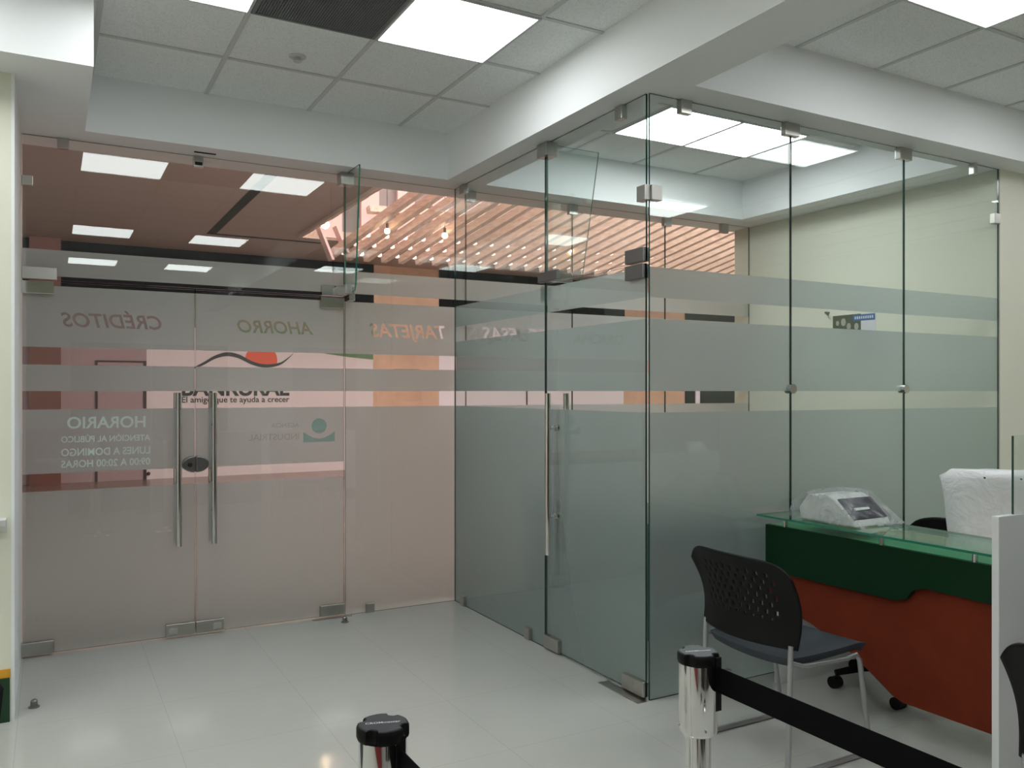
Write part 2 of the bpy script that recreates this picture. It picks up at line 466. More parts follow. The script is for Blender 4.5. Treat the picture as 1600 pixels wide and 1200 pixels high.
def cut_film(par, a0, a1, z0, z1, words, yy):
    """a band of film with the letters of one word cut out of it (read from outside)"""
    slab = MB().box(a0, a1, yy - 0.002, yy + 0.002, z0, z1)
    so = obj('frosted_band', slab, film, par)
    s, base, x0, x1, sh = words
    vs, fs = text_geo(s, sh, 0.018)
    t0 = min(v[0] for v in vs); t1 = max(v[0] for v in vs); k = (x1 - x0) / (t1 - t0)
    org = wloc(par)
    bm = bmesh.new()
    bv = [bm.verts.new((x1 - (v[0] - t0) * k - org.x, yy - 0.01 - org.y, base + v[1] * k - org.z)) for v in vs]
    for f in fs:
        try: bm.faces.new([bv[i] for i in f])
        except ValueError: pass
    bmesh.ops.remove_doubles(bm, verts=bm.verts, dist=1e-6)
    r = bmesh.ops.extrude_face_region(bm, geom=list(bm.faces))
    for g in r['geom']:
        if isinstance(g, bmesh.types.BMVert): g.co.y += 0.02
    bmesh.ops.recalc_face_normals(bm, faces=bm.faces)
    me = bpy.data.meshes.new('cutter'); bm.to_mesh(me); bm.free()
    co = bpy.data.objects.new('cutter', me); sc.collection.objects.link(co); co.location = org
    md = so.modifiers.new('b', 'BOOLEAN'); md.operation = 'DIFFERENCE'; md.solver = 'EXACT'; md.object = co
    dg = bpy.context.evaluated_depsgraph_get(); dg.update()
    ne = bpy.data.meshes.new_from_object(so.evaluated_get(dg))
    so.modifiers.clear(); bpy.data.objects.remove(co)
    bm = bmesh.new(); bm.from_mesh(ne)
    kill = [f for f in bm.faces if f.normal.y > -0.9]
    bmesh.ops.delete(bm, geom=kill, context='FACES')
    for v in bm.verts: v.co.y += 0.002
    bm.to_mesh(ne); bm.free()
    so.data = ne

def clamp_box(par, axis, c, a0, a1, z0, z1, name='clamp', d=0.018, m=None, bev=0.0025):
    b = MB()
    if axis == 'y': b.box(a0, a1, c - d, c + d, z0, z1)
    else: b.box(c - d, c + d, a0, a1, z0, z1)
    return obj(name, b, m or steel, par, bevel=bev)

# --- front glass facade (mall side)
def facade_thing(name, label, loc, kind=None, cat='glass partition', group=None):
    return thing(name, label, None if kind else cat, loc, group, kind)
t = thing('glass_transom', 'long clear glass pane over the double door, with a frosted stripe near its lower edge', 'glass partition', (0.79, YF, 2.13))
obj('pane', pane_box('y', YF, -0.139, 1.718, 2.131, HS - 0.002), [glass, edge], t)
film_parts(t, 'y', YF, -0.139, 1.718, FB, z_lo=2.131)
clamp_box(t, 'y', YF, 0.035, 0.095, 2.885, HS)
cl = clamp_box(t, 'y', YF, 0.768, 0.826, 2.875, HS)
clamp_box(cl, 'y', YF - 0.019, 0.775, 0.819, 2.885, 2.905, 'slot', 0.0015, blackslot, 0)
clamp_box(t, 'y', YF, -0.139, -0.085, 2.655, 2.71)
clamp_box(t, 'y', YF, -0.139, 0.035, 2.131, 2.20, 'patch_fitting', 0.02)
clamp_box(t, 'y', YF, 1.565, 1.718, 2.131, 2.20, 'patch_fitting', 0.02, chrome)

def front_door(name, label, x0, x1, hinge_x, hx, word, letters=None):
    d = thing(name, label, None, ((x0 + x1) / 2, YF, 0), None, 'structure')
    obj('pane', pane_box('y', YF, x0, x1, 0.012, 2.121), [glass, edge], d)
    film_parts(d, 'y', YF, x0, x1, FB[1:] + [(1.03, 1.395), (0.012, 0.93)], words=word)
    # pivots at top and bottom of the hinge side, floor lock on the meeting side
    if hinge_x < (x0 + x1) / 2: hp = (x0 - 0.02, x0 + 0.155); lp = (x1 - 0.165, x1)
    else: hp = (x1 - 0.16, x1 + 0.0); lp = (x0, x0 + 0.165)
    clamp_box(d, 'y', YF, hp[0], hp[1], 2.05, 2.121, 'patch_fitting', 0.02, chrome)
    clamp_box(d, 'y', YF, hp[0], hp[1], 0.012, 0.085, 'patch_fitting', 0.02)
    f = clamp_box(d, 'y', YF, lp[0], lp[1], 0.014, 0.088, 'patch_lock', 0.02)
    q = lp[0] + 0.015 if hinge_x < x0 + 0.1 else lp[1] - 0.065
    clamp_box(f, 'y', YF - 0.02, q, q + 0.05, 0.03, 0.065, 'lock_plate', 0.004, chrome, 0.001)
    for s in (-1, 1):
        yb = YF + s * 0.062
        h = obj('handle', MB().tube([(hx, yb, 0.565), (hx, yb, 1.49)], 0.0165, 20), chrome, d)
        for z in (0.76, 1.29):
            obj('standoff', MB().tube([(hx, YF + s * 0.006, z), (hx, yb, z)], 0.008, 12), chrome, h)
    # half-oval lock body at the meeting edge
    lock = MB(); n = 24; xe = x1 if hinge_x < (x0 + x1) / 2 else x0; sg = -1 if xe == x1 else 1
    poly = [(xe, 1.052 - 0.05)] + [(xe + sg * 0.075 * math.cos(a), 1.052 + 0.05 * math.sin(a)) for a in [(-math.pi / 2 + math.pi * i / n) for i in range(1, n)]] + [(xe, 1.052 + 0.05)]
    lock.prism(poly, 'y', YF - 0.028, YF + 0.028)
    lo = obj('lock', lock, darksteel, d, bevel=0.006)
    if letters: letters(d)
    if sg == -1: obj('keyhole', MB().tube([(xe - 0.03, YF - 0.034, 1.05), (xe - 0.03, YF - 0.027, 1.05)], 0.014, 20), chrome, lo)
    return d
YP = YF + 0.0061
def hours(d):
    ps = [('HORARIO', 0.085, 0.50, 1.285), ('ATENCIÓN AL PÚBLICO', 0.055, 0.525, 1.205), ('LUNES A DOMINGO', 0.055, 0.525, 1.127), ('09:00 A 20:00 HORAS', 0.055, 0.525, 1.060)]
    m = MB()
    for s, a, b, z in ps: put_text(m, s, a, b, z, lambda p, q: (p, YP, q), mirror=True, thick=0.02, hscale=(1.0 if s == 'HORARIO' else 1.15))
    tag(obj('opening_hours_lettering', m, filmt, d, fixn=False), 'pale mirrored lettering of the opening hours')
def teal_logo(d):
    m = MB(); n = 28; cx, cz = 1.553, 1.270
    m.add([(cx + 0.050 * math.cos(2 * math.pi * i / n), YP, cz + 0.050 * math.sin(2 * math.pi * i / n)) for i in range(n)], [tuple(range(n))])
    top = [(cx - 0.105 + 0.21 * i / 16, 1.232 - 0.045 * math.sin(math.pi * i / 16)) for i in range(17)]
    for i in range(16):
        a, b = top[i], top[i + 1]
        m.add([(a[0], YP, 1.165), (b[0], YP, 1.165), (b[0], YP, b[1]), (a[0], YP, a[1])], [(0, 1, 2, 3)])
    tag(obj('round_emblem', m, tealt, d, fixn=False), 'teal disc over a bowl shape')
    m = MB()
    put_text(m, 'AGENCIA', 1.24, 1.42, 1.265, lambda p, q: (p, YP, q), mirror=True, thick=0.01)
    put_text(m, 'INDUSTRIAL', 1.10, 1.42, 1.185, lambda p, q: (p, YP, q), mirror=True, thick=0.01)
    obj('emblem_lettering', m, ghostt, d, fixn=False)
front_door('door_1', 'left leaf of the double glass door to the mall, with mirrored CRÉDITOS and opening hours in its frosted bands', -0.136, 0.776, -0.1, 0.679, ('CRÉDITOS', 1.872, 0.054, 0.588, 0.25), hours)
front_door('door_2', 'right leaf of the double glass door to the mall, with mirrored AHORRO and a teal emblem', 0.782, 1.718, 1.72, 0.882, ('AHORRO', 1.872, 1.03, 1.515, 0.25), teal_logo)

FULL = FB + [(0.0, 1.395)]
def fixed_front(x0, x1, label, word=None, cl=(), topc=(), col=(glass, edge)):
    d = thing('glass_partition', label, 'glass partition', ((x0 + x1) / 2, YF, 0))
    obj('pane', pane_box('y', YF, x0, x1, 0.001, HS - 0.002), list(col), d)
    film_parts(d, 'y', YF, x0, x1, FULL, words=word)
    for c in topc: clamp_box(d, 'y', YF, c - 0.04, c + 0.04, 2.865, HS)
    for c in cl: clamp_box(d, 'y', YF, c - 0.028, c + 0.028, 0.0, 0.06)
    return d
p1 = fixed_front(1.727, 2.620, 'tall fixed glass panel right of the double doors, with mirrored TARJETAS cut in its frosted band', ('TARJETAS', 1.872, 1.90, 2.46, 0.25), (1.90,), ())
p2 = fixed_front(2.626, 3.534, 'glass panel at the back of the glass office, with mirrored REMESAS cut in its frosted band', ('REMESAS', 1.872, 2.76, 3.32, 0.25), (), (2.66,))
p3 = fixed_front(3.540, 4.449, 'middle glass panel at the back of the glass office, under the wooden slats', None, (), (3.54,))
p4 = fixed_front(4.455, 5.395, 'glass panel at the back of the glass office beside its cream side wall', None, (), (4.47, 5.1))
clamp_box(p4, 'y', YF, 5.33, 5.395, 2.37, 2.44)

# --- stiffening fins
f1 = thing('glass_fin', 'small tapered glass fin standing out over the right leaf hinge of the double door', 'glass fin', (1.722, YF - 0.15, 2.13))
obj('pane', MB().prism([(5.408, 2.135), (5.20, 2.15), (5.18, 2.19), (5.105, 2.93), (5.105, 2.943), (5.408, 2.943)], 'x', 1.717, 1.727, 1, 0), [glassg, edgel], f1)
clamp_box(f1, 'y', 5.385, 1.675, 1.765, 2.865, HS - 0.001, 'clamp', 0.045)
clamp_box(f1, 'y', 5.385, 1.735, 1.775, 2.10, 2.19, 'patch_fitting', 0.03, chrome)
bm_ = MB().obox((1.70, 5.33, 2.165), (0.022, 0, 0), (0, 0.07, 0), (0, 0, 0.03))
obj('patch_fitting', bm_, steel, f1, bevel=0.003)
f2 = thing('glass_fin', 'small tapered glass fin standing inside the office over the side door hinge', 'glass fin', (2.7, 4.161, 2.13))
obj('pane', MB().prism([(2.545, 2.135), (2.76, 2.15), (2.79, 2.19), (2.905, 2.93), (2.905, 2.943), (2.545, 2.943)], 'y', 4.156, 4.166, 1, 0), [glassg, edgel], f2)
clamp_box(f2, 'x', 2.545, 4.11, 4.215, 2.865, HS - 0.001, 'clamp', 0.04)
obj('patch_fitting', MB().box(2.553, 2.70, 4.130, 4.154, 2.137, 2.195), chrome, f2, bevel=0.003)
obj('patch_fitting', MB().box(2.5405, 2.56, 4.175, 4.235, 2.04, 2.12), steel, f2, bevel=0.003)

obj('patch_fitting', MB().box(2.505, 2.5275, 4.00, 4.21, 2.133, 2.19), darksteel, f2, bevel=0.003)
# --- side glass of the office
SF = SB + [(0.0, 1.395)]
s1 = thing('glass_partition', 'greenish fixed glass panel of the office side, from the front glass to the side door', 'glass partition', (XS, 4.8, 0))
obj('pane', pane_box('x', XS, 4.166, 5.408, 0.001, HS - 0.002), [glassg, edge], s1)
film_parts(s1, 'x', XS, 4.166, 5.408, SF)
clamp_box(s1, 'x', XS, 5.235, 5.305, 2.88, HS)
clamp_box(s1, 'x', XS, 5.235, 5.295, 0, 0.07)
clamp_box(s1, 'x', XS, 4.33, 4.39, 0, 0.07)
s2 = thing('glass_transom', 'greenish clear glass pane above the office side door', 'glass partition', (XS, 3.7, 2.13))
obj('pane', pane_box('x', XS, 3.222, 4.156, 2.131, HS - 0.002), [glassg, edge], s2)
clamp_box(s2, 'x', XS, 3.40, 3.46, 2.875, HS)
clamp_box(s2, 'x', XS, 3.222, 3.372, 2.131, 2.20, 'patch_fitting', 0.02, darksteel)
d3 = thing('door_3', 'frosted glass side door of the office, with a long vertical bar handle', None, (XS, 3.7, 0), None, 'structure')
obj('pane', pane_box('x', XS, 3.225, 4.156, 0.012, 2.121), [glassg, edge], d3)
film_parts(d3, 'x', XS, 3.225, 4.156, [(1.957, 2.105), (1.50, 1.852), (0.012, 1.395)])
clamp_box(d3, 'x', XS, 3.225, 3.372, 2.05, 2.121, 'patch_fitting', 0.02, darksteel)
clamp_box(d3, 'x', XS, 3.225, 3.40, 0.012, 0.085, 'patch_fitting', 0.02)
clamp_box(d3, 'x', XS, 4.00, 4.156, 0.012, 0.085, 'patch_fitting', 0.02)
for s in (-1, 1):
    xb = XS + s * 0.062
    h = obj('handle', MB().tube([(xb, 4.04, 0.57), (xb, 4.04, 1.487)], 0.0165, 20), chrome, d3)
    for z in (0.785, 1.29):
        sb = MB().tube([(XS + s * 0.006, 4.04, z), (xb, 4.04, z)], 0.008, 12)
        sb.tube([(XS + s * 0.006, 4.04, z), (XS + s * 0.014, 4.04, z)], 0.018, 16)
        obj('standoff', sb, chrome, h)
# --- front glass of the office (towards the counters)
def office_front(x0, x1, label, tops, mid=None, side=None, bev=None):
    d = thing('glass_partition', label, 'glass partition', ((x0 + x1) / 2, YR, 0))
    obj('pane', pane_box('y', YR, x0, x1, 0.001, HS - 0.002), [glassg, edge], d)
    film_parts(d, 'y', YR, x0, x1, SF)
    for c, hw in tops: clamp_box(d, 'y', YR, c - hw, c + hw, 2.875, HS)
    if mid:
        obj('round_clamp', MB().tube([(mid, YR - 0.022, 1.512), (mid, YR + 0.022, 1.512)], 0.026, 24), chrome, d)
    return d
r1 = office_front(2.540, 3.497, 'corner glass panel of the office front, behind the perforated black chair', [(2.76, 0.035)], None)
clamp_box(r1, 'y', YR, 2.545, 2.605, 2.425, 2.50, 'corner_clamp', 0.02)
clamp_box(r1, 'x', XS - 0.001, 3.205, 3.275, 2.425, 2.50, 'corner_clamp', 0.02)
clamp_box(r1, 'y', YR, 2.995, 3.06, 0, 0.07)
r2 = office_front(3.503, 4.444, 'middle glass panel of the office front, above the wrapped machine on the counter', [(3.50, 0.055)], 3.50)
r3 = office_front(4.450, 5.395, 'glass panel of the office front beside the cream wall', [(4.447, 0.055), (5.13, 0.02)], 4.447)
clamp_box(r3, 'y', YR, 5.335, 5.395, 2.585, 2.65)

# small floor hardware
tag(obj('floor_plate', MB().box(2.462, 2.522, 3.20, 3.53, 0.0004, 0.003), steel), 'thin steel floor plate at the foot of the office side door', 'floor plate')
tag(obj('floor_plate', MB().box(1.50, 1.76, 5.375, 5.41, 0.0004, 0.003), steel), 'thin steel floor plate under the right door leaf hinge', 'floor plate')
def stop(x, y, label):
    m = MB().lathe((x, y, 0.0), [(0.024, 0.0004), (0.024, 0.006), (0.016, 0.008), (0.015, 0.03), (0.010, 0.037), (0.002, 0.040)], 20)
    tag(obj('door_stop', m, darksteel), label, 'door stop')
stop(-0.067, 4.557, 'small metal door stop on the floor near the left wall')
stop(1.674, 5.257, 'small metal door stop on the floor by the right door leaf hinge')
tag(obj('sprinkler_head', MB().lathe((1.142, 4.394, HC - 0.035), [(0.004, 0), (0.022, 0.006), (0.022, 0.010), (0.010, 0.016), (0.012, 0.028), (0.045, 0.030), (0.045, 0.0345)], 28), framem), 'small round sprinkler head on the ceiling tile above the doors', 'sprinkler')
tag(obj('door_closer_slot', MB().box(0.76, 0.885, 5.315, 5.333, HS - 0.004, HS + 0.0), blackslot), 'short black slot in the white soffit above the double door', 'slot')

# ================================================================== CEILING LIGHTS
def ceiling_light(x, y, label, group=None):
    t = thing('ceiling_light', label, 'ceiling light', (x, y, HC - 0.01), group)
    a = 0.292; fr = MB(); o = a + 0.012
    for q in ((x - o, x + o, y - o, y - a), (x - o, x + o, y + a, y + o), (x - o, x - a, y - a, y + a), (x + a, x + o, y - a, y + a)):
        fr.box(*q, HC - 0.014, HC - 0.0065)
    obj('frame', fr, framem, t)
    obj('diffuser', MB().box(x - a, x + a, y - a, y + a, HC - 0.011, HC - 0.0068), diffm, t)
    return t
HP = P / 2
first = ceiling_light(0.20 + HP, 3.37 + HP, 'square glowing ceiling panel at the top edge left of the dark vent')
def place(x, y, label, group=None):
    return dup(first, (x - (0.20 + HP), y - (3.37 + HP), 0), label, group)
place(1.42 + HP, 3.37 + HP, 'large square glowing ceiling panel right of the dark vent')
place(3.35 + HP, 1.81 + HP, 'glowing ceiling panel at the top right edge, above the counters')
place(3.35 + HP, 4.02 + HP, 'glowing ceiling panel inside the glass office, nearer its glass corner')
place(3.96 + HP, 4.02 + HP, 'glowing ceiling panel inside the glass office, the right one of the touching pair')
G = 'ceiling panels of the banking hall seen only as reflections'
for (x, y) in [(0.20, 0.32), (1.42, 0.32), (0.20, -2.12), (1.42, -2.12), (-1.02, 3.37), (-1.02, 0.32), (4.57, 1.81), (3.35, -1.24), (4.88, -0.2), (7.60, 1.81), (6.40, 2.42), (-2.24, 3.37), (-2.24, 0.32), (-2.24, 2.15)]:  # far left and far right ones are added to brighten the hall, unreflected
    place(x + HP, y + HP, 'square glowing ceiling panel out of view, reflected in the glass or added for light', G)
for o_ in sc.objects:          # the two office panels are the stronger kind
    if o_.name.startswith('ceiling_light') and 'inside the glass office' in o_.get('label', ''):
        for c_ in o_.children:
            if c_.name.startswith('diffuser'):
                c_.data = c_.data.copy(); c_.data.materials[0] = diffo
v = thing('ceiling_vent', 'dark grey air vent set in the ceiling grid beside the large light panel', 'vent', (1.115, 3.675, HC - 0.01))
fr = MB(); x, y, a, o = 1.115, 3.675, 0.285, 0.30
for q in ((x - o, x + o, y - o, y - a), (x - o, x + o, y + a, y + o), (x - o, x - a, y - a, y + a), (x + a, x + o, y - a, y + a)): fr.box(*q, HC - 0.012, HC - 0.0065)
obj('frame', fr, ventm, v)
g = MB()
for k in range(48):
    g.box(x - a + 0.0119 * k, x - a + 0.0119 * k + 0.004, y - a, y + a, HC - 0.010, HC - 0.0068)
    g.box(x - a, x + a, y - a + 0.0119 * k, y - a + 0.0119 * k + 0.004, HC - 0.0102, HC - 0.007)
obj('grille', g, ventm, v)
obj('backing', MB().box(x - a, x + a, y - a, y + a, HC - 0.0066, HC - 0.006), mat('vent_dark', (0.06, 0.065, 0.068), 0.8), v)

# ================================================================== MALL BEYOND THE GLASS
struct('floor', MB().box(-8, 20, 5.55, 15.6, -0.1, 0), mallfloor)
MC = 3.94
mc = MB()
mc.box(-8, 3.40, 5.65, 15.4, MC, MC + 0.1)
mc.box(3.40, 20, 12.95, 15.4, MC, MC + 0.1)
mc.box(3.40, 20, 5.65, 6.0, MC, MC + 0.1)
struct('ceiling', mc, mallceil)
FY = 15.4
struct('wall_far', MB().box(-8, 1.434, FY, FY + 0.2, 0, 2.36), mallpink)
struct('wall_far', MB().box(1.434, 5.465, FY, FY + 0.2, 0, 3.2), mallpale)
struct('trim_10', MB().box(-8, 1.434, FY, FY + 0.2, 2.36, 3.2).box(1.434, 1.99, FY - 0.012, FY - 0.001, 2.36, 3.2), mat('mall_frieze_taupe', (0.20, 0.16, 0.155), 0.6))
struct('wall_far', MB().box(5.465, 6.855, FY, FY + 0.2, 0, MC), mallwood)
struct('wall_far', MB().box(6.855, 11.45, FY, FY + 0.2, 0, 3.2), mallwhite)
struct('wall_far', MB().box(11.45, 13.25, FY, FY + 0.2, 0, MC), mallwood)
struct('wall_far', MB().box(13.25, 20, FY, FY + 0.2, 0, 3.2), malldark)
struct('wall_far', MB().box(13.57, 13.70, FY - 0.03, FY - 0.001, 0, 3.2), mallwhite)
struct('trim_5', MB().box(-8, 5.465, FY - 0.04, FY + 0.2, 3.2, MC), malldark)
struct('trim_6', MB().box(6.855, 11.45, FY - 0.04, FY + 0.2, 3.2, MC).box(13.25, 20, FY - 0.04, FY + 0.2, 3.2, MC), malldark)
struct('wall_side', MB().box(-8.1, -8, 5.65, 15.4, 0, MC), mallpink)
struct('wall_side', MB().box(20, 20.1, 5.65, 15.4, 0, MC), mallpink)
tag(obj('pillar', MB().box(-0.29, 0.152, 15.15, 15.399, 0, MC), mallbrown), 'dark brown pillar at the far side of the mall, left of the closed door', 'pillar')
for (x0, x1, y0, y1, lab) in [(2.12, 2.25, 7.0, 13.55, 'black linear slot in the brown mall ceiling running away from the glass'),
                              (2.12, 3.9, 13.50, 13.60, 'thin black cross slot in the brown mall ceiling, left of the slats')]:
    tag(obj('ceiling_slot', MB().box(x0, x1, y0, y1, MC - 0.004, MC + 0.0), blackslot), lab, 'ceiling slot')
tag(obj('smoke_detector', MB().lathe((-0.0, 9.3, MC - 0.03), [(0.05, 0), (0.09, 0.008), (0.10, 0.0298)], 24), mallceil), 'faint round detector on the brown mall ceiling', 'detector')
# closed door in the far wall
dd = thing('door_4', 'closed pinkish door in the far mall wall', None, (1.03, FY, 0), None, 'structure')
obj('panel', MB().box(0.69, 1.38, FY - 0.012, FY - 0.001, 0.0, 1.98), mallpink, dd)
fr = MB(); fr.box(0.655, 0.685, FY - 0.03, FY - 0.001, 0, 2.01); fr.box(1.385, 1.43, FY - 0.03, FY - 0.001, 0, 2.01); fr.box(0.685, 1.385, FY - 0.03, FY - 0.001, 1.985, 2.01)
obj('frame', fr, darkbrown, dd)
obj('knob', MB().sphere((1.46, FY - 0.05, 0.1), 0.03, 12), darkbrown, dd)

# hoarding sign: wave, sun, name and slogan
sg = thing('wall_sign', 'large sign on the far wall, dark wave over an orange sun above a slogan', 'sign', (2.95, FY - 0.004, 1.3))
ys = FY - 0.006
def curve_pts(n=60):
    ks = [(2.15, 1.88, 0.02), (2.35, 1.98, 0.05), (2.55, 2.10, 0.06), (2.75, 2.155, 0.07), (2.95, 2.12, 0.07), (3.15, 2.02, 0.065), (3.33, 1.965, 0.06), (3.50, 1.96, 0.055), (3.68, 2.00, 0.045), (3.80, 2.08, 0.03), (3.92, 2.19, 0.008)]
    out = []
    for i in range(len(ks) - 1):
        p0 = ks[max(i - 1, 0)]; p1 = ks[i]; p2 = ks[i + 1]; p3 = ks[min(i + 2, len(ks) - 1)]
        for j in range(6):
            u = j / 6
            out.append(tuple(0.5 * (2 * p1[k] + (p2[k] - p0[k]) * u + (2 * p0[k] - 5 * p1[k] + 4 * p2[k] - p3[k]) * u * u + (-p0[k] + 3 * p1[k] - 3 * p2[k] + p3[k]) * u ** 3) for k in range(3)))
    out.append(ks[-1]); return out
cp = curve_pts(); m = MB()
for i in range(len(cp) - 1):
    a, b = cp[i], cp[i + 1]
    m.add([(a[0], ys - 0.004, a[1] - a[2] / 2), (b[0], ys - 0.004, b[1] - b[2] / 2), (b[0], ys - 0.004, b[1] + b[2] / 2), (a[0], ys - 0.004, a[1] + a[2] / 2)], [(0, 1, 2, 3)])
obj('wave', m, logodark, sg)
m = MB(); n = 40; pts = []
for i in range(n):
    a = 2 * math.pi * i / n; x = 3.345 + 0.285 * math.cos(a); z = 2.06 + 0.285 * math.sin(a)
    zb = min(cp, key=lambda q: abs(q[0] - x))[1]
    pts.append((x, ys, max(z, zb)))
m.add(pts, [tuple(range(n))]); obj('sun', m, orange, sg)
m = MB()
gp = [(2.5, 2.58), (3.0, 2.48), (3.5, 2.39), (4.0, 2.30), (4.545, 2.20), (5.0, 2.145), (5.464, 2.107)]
for a, b in zip(gp[:-1], gp[1:]):
    m.add([(a[0], ys, a[1]), (b[0], ys, b[1]), (b[0], ys, 2.60), (a[0], ys, 2.60)], [(0, 1, 2, 3)])
obj('green_swoosh', m, logogreen, sg)
obj('olive_field', MB().add([(2.0, ys - 0.001, 2.601), (5.464, ys - 0.001, 2.601), (5.464, ys - 0.001, 3.19), (2.0, ys - 0.001, 3.19)], [(0, 1, 2, 3)]), mat('logo_olive', (0.20, 0.21, 0.14), 0.6), sg)
m = MB(); put_text(m, 'BANRURAL', 1.995, 3.85, 1.425, lambda p, q: (p, ys, q), thick=0.03); obj('name_lettering', m, logodark, sg, fixn=False)
m = MB(); put_text(m, 'El amigo que te ayuda a crecer', 1.995, 3.85, 1.30, lambda p, q: (p, ys, q), thick=0.012); obj('slogan_lettering', m, logodark, sg, fixn=False)
es = thing('exit_sign', 'small black sign on the wooden wall across the mall', 'sign', (6.1, FY - 0.02, 1.72))
obj('board', MB().box(5.88, 6.42, FY - 0.02, FY - 0.001, 1.72, 1.93), malldark, es)
obj('mark', MB().box(6.18, 6.30, FY - 0.023, FY - 0.0205, 1.80, 1.905), whitet, es)
# door leaves lines in the white far front
for x in (8.88,):
    struct('trim_7', MB().box(x, x + 0.03, FY - 0.015, FY - 0.001, 0, 3.2), darkbrown)

# skylight well above the slats, with vertical ribs
WX0, WX1, WY0, WY1, WZ = 3.40, 20.0, 6.0, 12.95, 8.4
wellw = MB(); wellw.box(WX0 - 0.1, WX0, WY0, WY1, MC + 0.1, WZ); wellw.box(WX0 - 0.1, WX1, WY1, WY1 + 0.1, MC + 0.1, WZ)
wellw.box(WX0 - 0.1, WX1, WY0 - 0.1, WY0, MC + 0.1, WZ); wellw.box(WX1, WX1 + 0.1, WY0, WY1, MC + 0.1, WZ); wellw.box(WX0 - 0.1, WX1 + 0.1, WY0 - 0.1, WY1 + 0.1, WZ, WZ + 0.1)
struct('wall_well', wellw, wellgrey)
ribs = MB()
y = WY1 - 0.35
while y > WY0 + 0.3:
    ribs.box(WX0 + 0.001, WX0 + 0.08, y - 0.17, y + 0.17, MC - 0.02, WZ - 0.2); y -= 0.62
x = WX0 + 0.5
while x < WX1 - 0.3:
    ribs.box(x - 0.15, x + 0.15, WY1 - 0.08, WY1 - 0.001, MC - 0.02, WZ - 0.2); x += 0.62
struct('trim_8', ribs, wellpink)
edg = MB(); edg.box(WX0 - 0.02, WX0 + 0.03, WY0, WY1, MC - 0.05, MC + 0.1); edg.box(WX0, WX1, WY1 - 0.03, WY1 + 0.02, MC - 0.05, MC + 0.1)
struct('trim_9', edg, slatm)

# slats: boards that climb towards the glass
sl = thing('slatted_canopy', 'wooden slat canopy hanging in the mall skylight, its boards climbing towards the glass', 'slatted ceiling', (8, 12.9, 3.6))
dirv = Vector((0.340, -1.332, 0.36)).normalized()
side = dirv.cross(Vector((0, 0, 1))).normalized()
upv = side.cross(dirv).normalized()
if upv.z < 0: upv = -upv
NS = 40
def slat_at(x, y=12.9, z=None, ln=6.9, w_=0.048, dp=0.06):
    z = 3.575 + 0.017 * (x - 3.83) if z is None else z
    a = Vector((x, y, z)) + upv * dp
    c = a + dirv * ln / 2
    return MB().obox(c, dirv * ln / 2, side * w_, upv * dp)
for i in range(NS):
    obj('slat', slat_at(3.86 + 0.30 * i), slatm, sl)
br = MB()
for s_ in (1.2, 3.2, 5.2):
    c0 = Vector((3.86, 12.9, 3.6)) + dirv * s_ + upv * 0.30
    c1 = Vector((3.86 + 0.30 * (NS - 1), 12.9, 4.15)) + dirv * s_ + upv * 0.30
    dv = (c1 - c0); br.obox((c0 + c1) / 2, dv / 2, dirv * 0.05, upv * 0.05)
obj('cross_beam', br, slatm, sl)
# V-shaped end bracket at the left
vb = MB()
vb.obox((3.72, 12.7, 3.80), (0.02, 0.0, 0), (0.11, 0.0, -0.27), (0, 0.10, 0))
vb.obox((3.95, 12.6, 3.84), (0.02, 0.0, 0), (0.09, 0.0, -0.20), (0, 0.10, 0))
obj('end_bracket', vb, wellpink, sl)
k = 0
for i in range(0, 20):  # small glowing blocks standing in for the bright bits between slats
    for j in range(3):
        if k >= 60: break
        p = Vector((3.86 + 0.30 * i + 0.15, 12.9, 3.60 + 0.017 * 0.30 * i)) + dirv * (0.15 + 0.36 * j) + upv * 0.04
        obj('glow_block', MB().obox(p, side * 0.022, dirv * 0.026, upv * 0.022), blockm, sl); k += 1
def bulb(px, py, y, r, label):
    u = (px - 800) / 1302; vv = (611 - py) / 1302
    c_, s_ = math.cos(R(29)), math.sin(R(29))
    t_ = y / (c_ - u * s_)
    p = (t_ * (s_ + u * c_), y, 1.5 + vv * t_)
    b = thing('hanging_bulb', label, 'bulb', (p[0], p[1], p[2] - r))
    obj('globe', MB().sphere(p, r, 20), bulbm, b)
    obj('holder', MB().tube([(p[0], p[1], p[2] + r * 0.9), (p[0], p[1], p[2] + r + 0.07)], 0.02, 12), darkbrown, b)
    obj('cord', MB().tube([(p[0], p[1], p[2] + r + 0.05), (p[0], p[1], p[2] + 1.1)], 0.005, 6), darkbrown, b)
bulb(508, 351, 12.0, 0.062, 'glowing bulb at the left end of the slatted canopy')
bulb(605, 361, 11.6, 0.042, 'glowing bulb between slats, second from the left end of the canopy')
bulb(695, 368, 11.6, 0.045, 'glowing bulb between slats, just left of the glass corner')
bulb(890, 392, 12.15, 0.035, 'small glowing bulb between slats, seen through the office side glass')

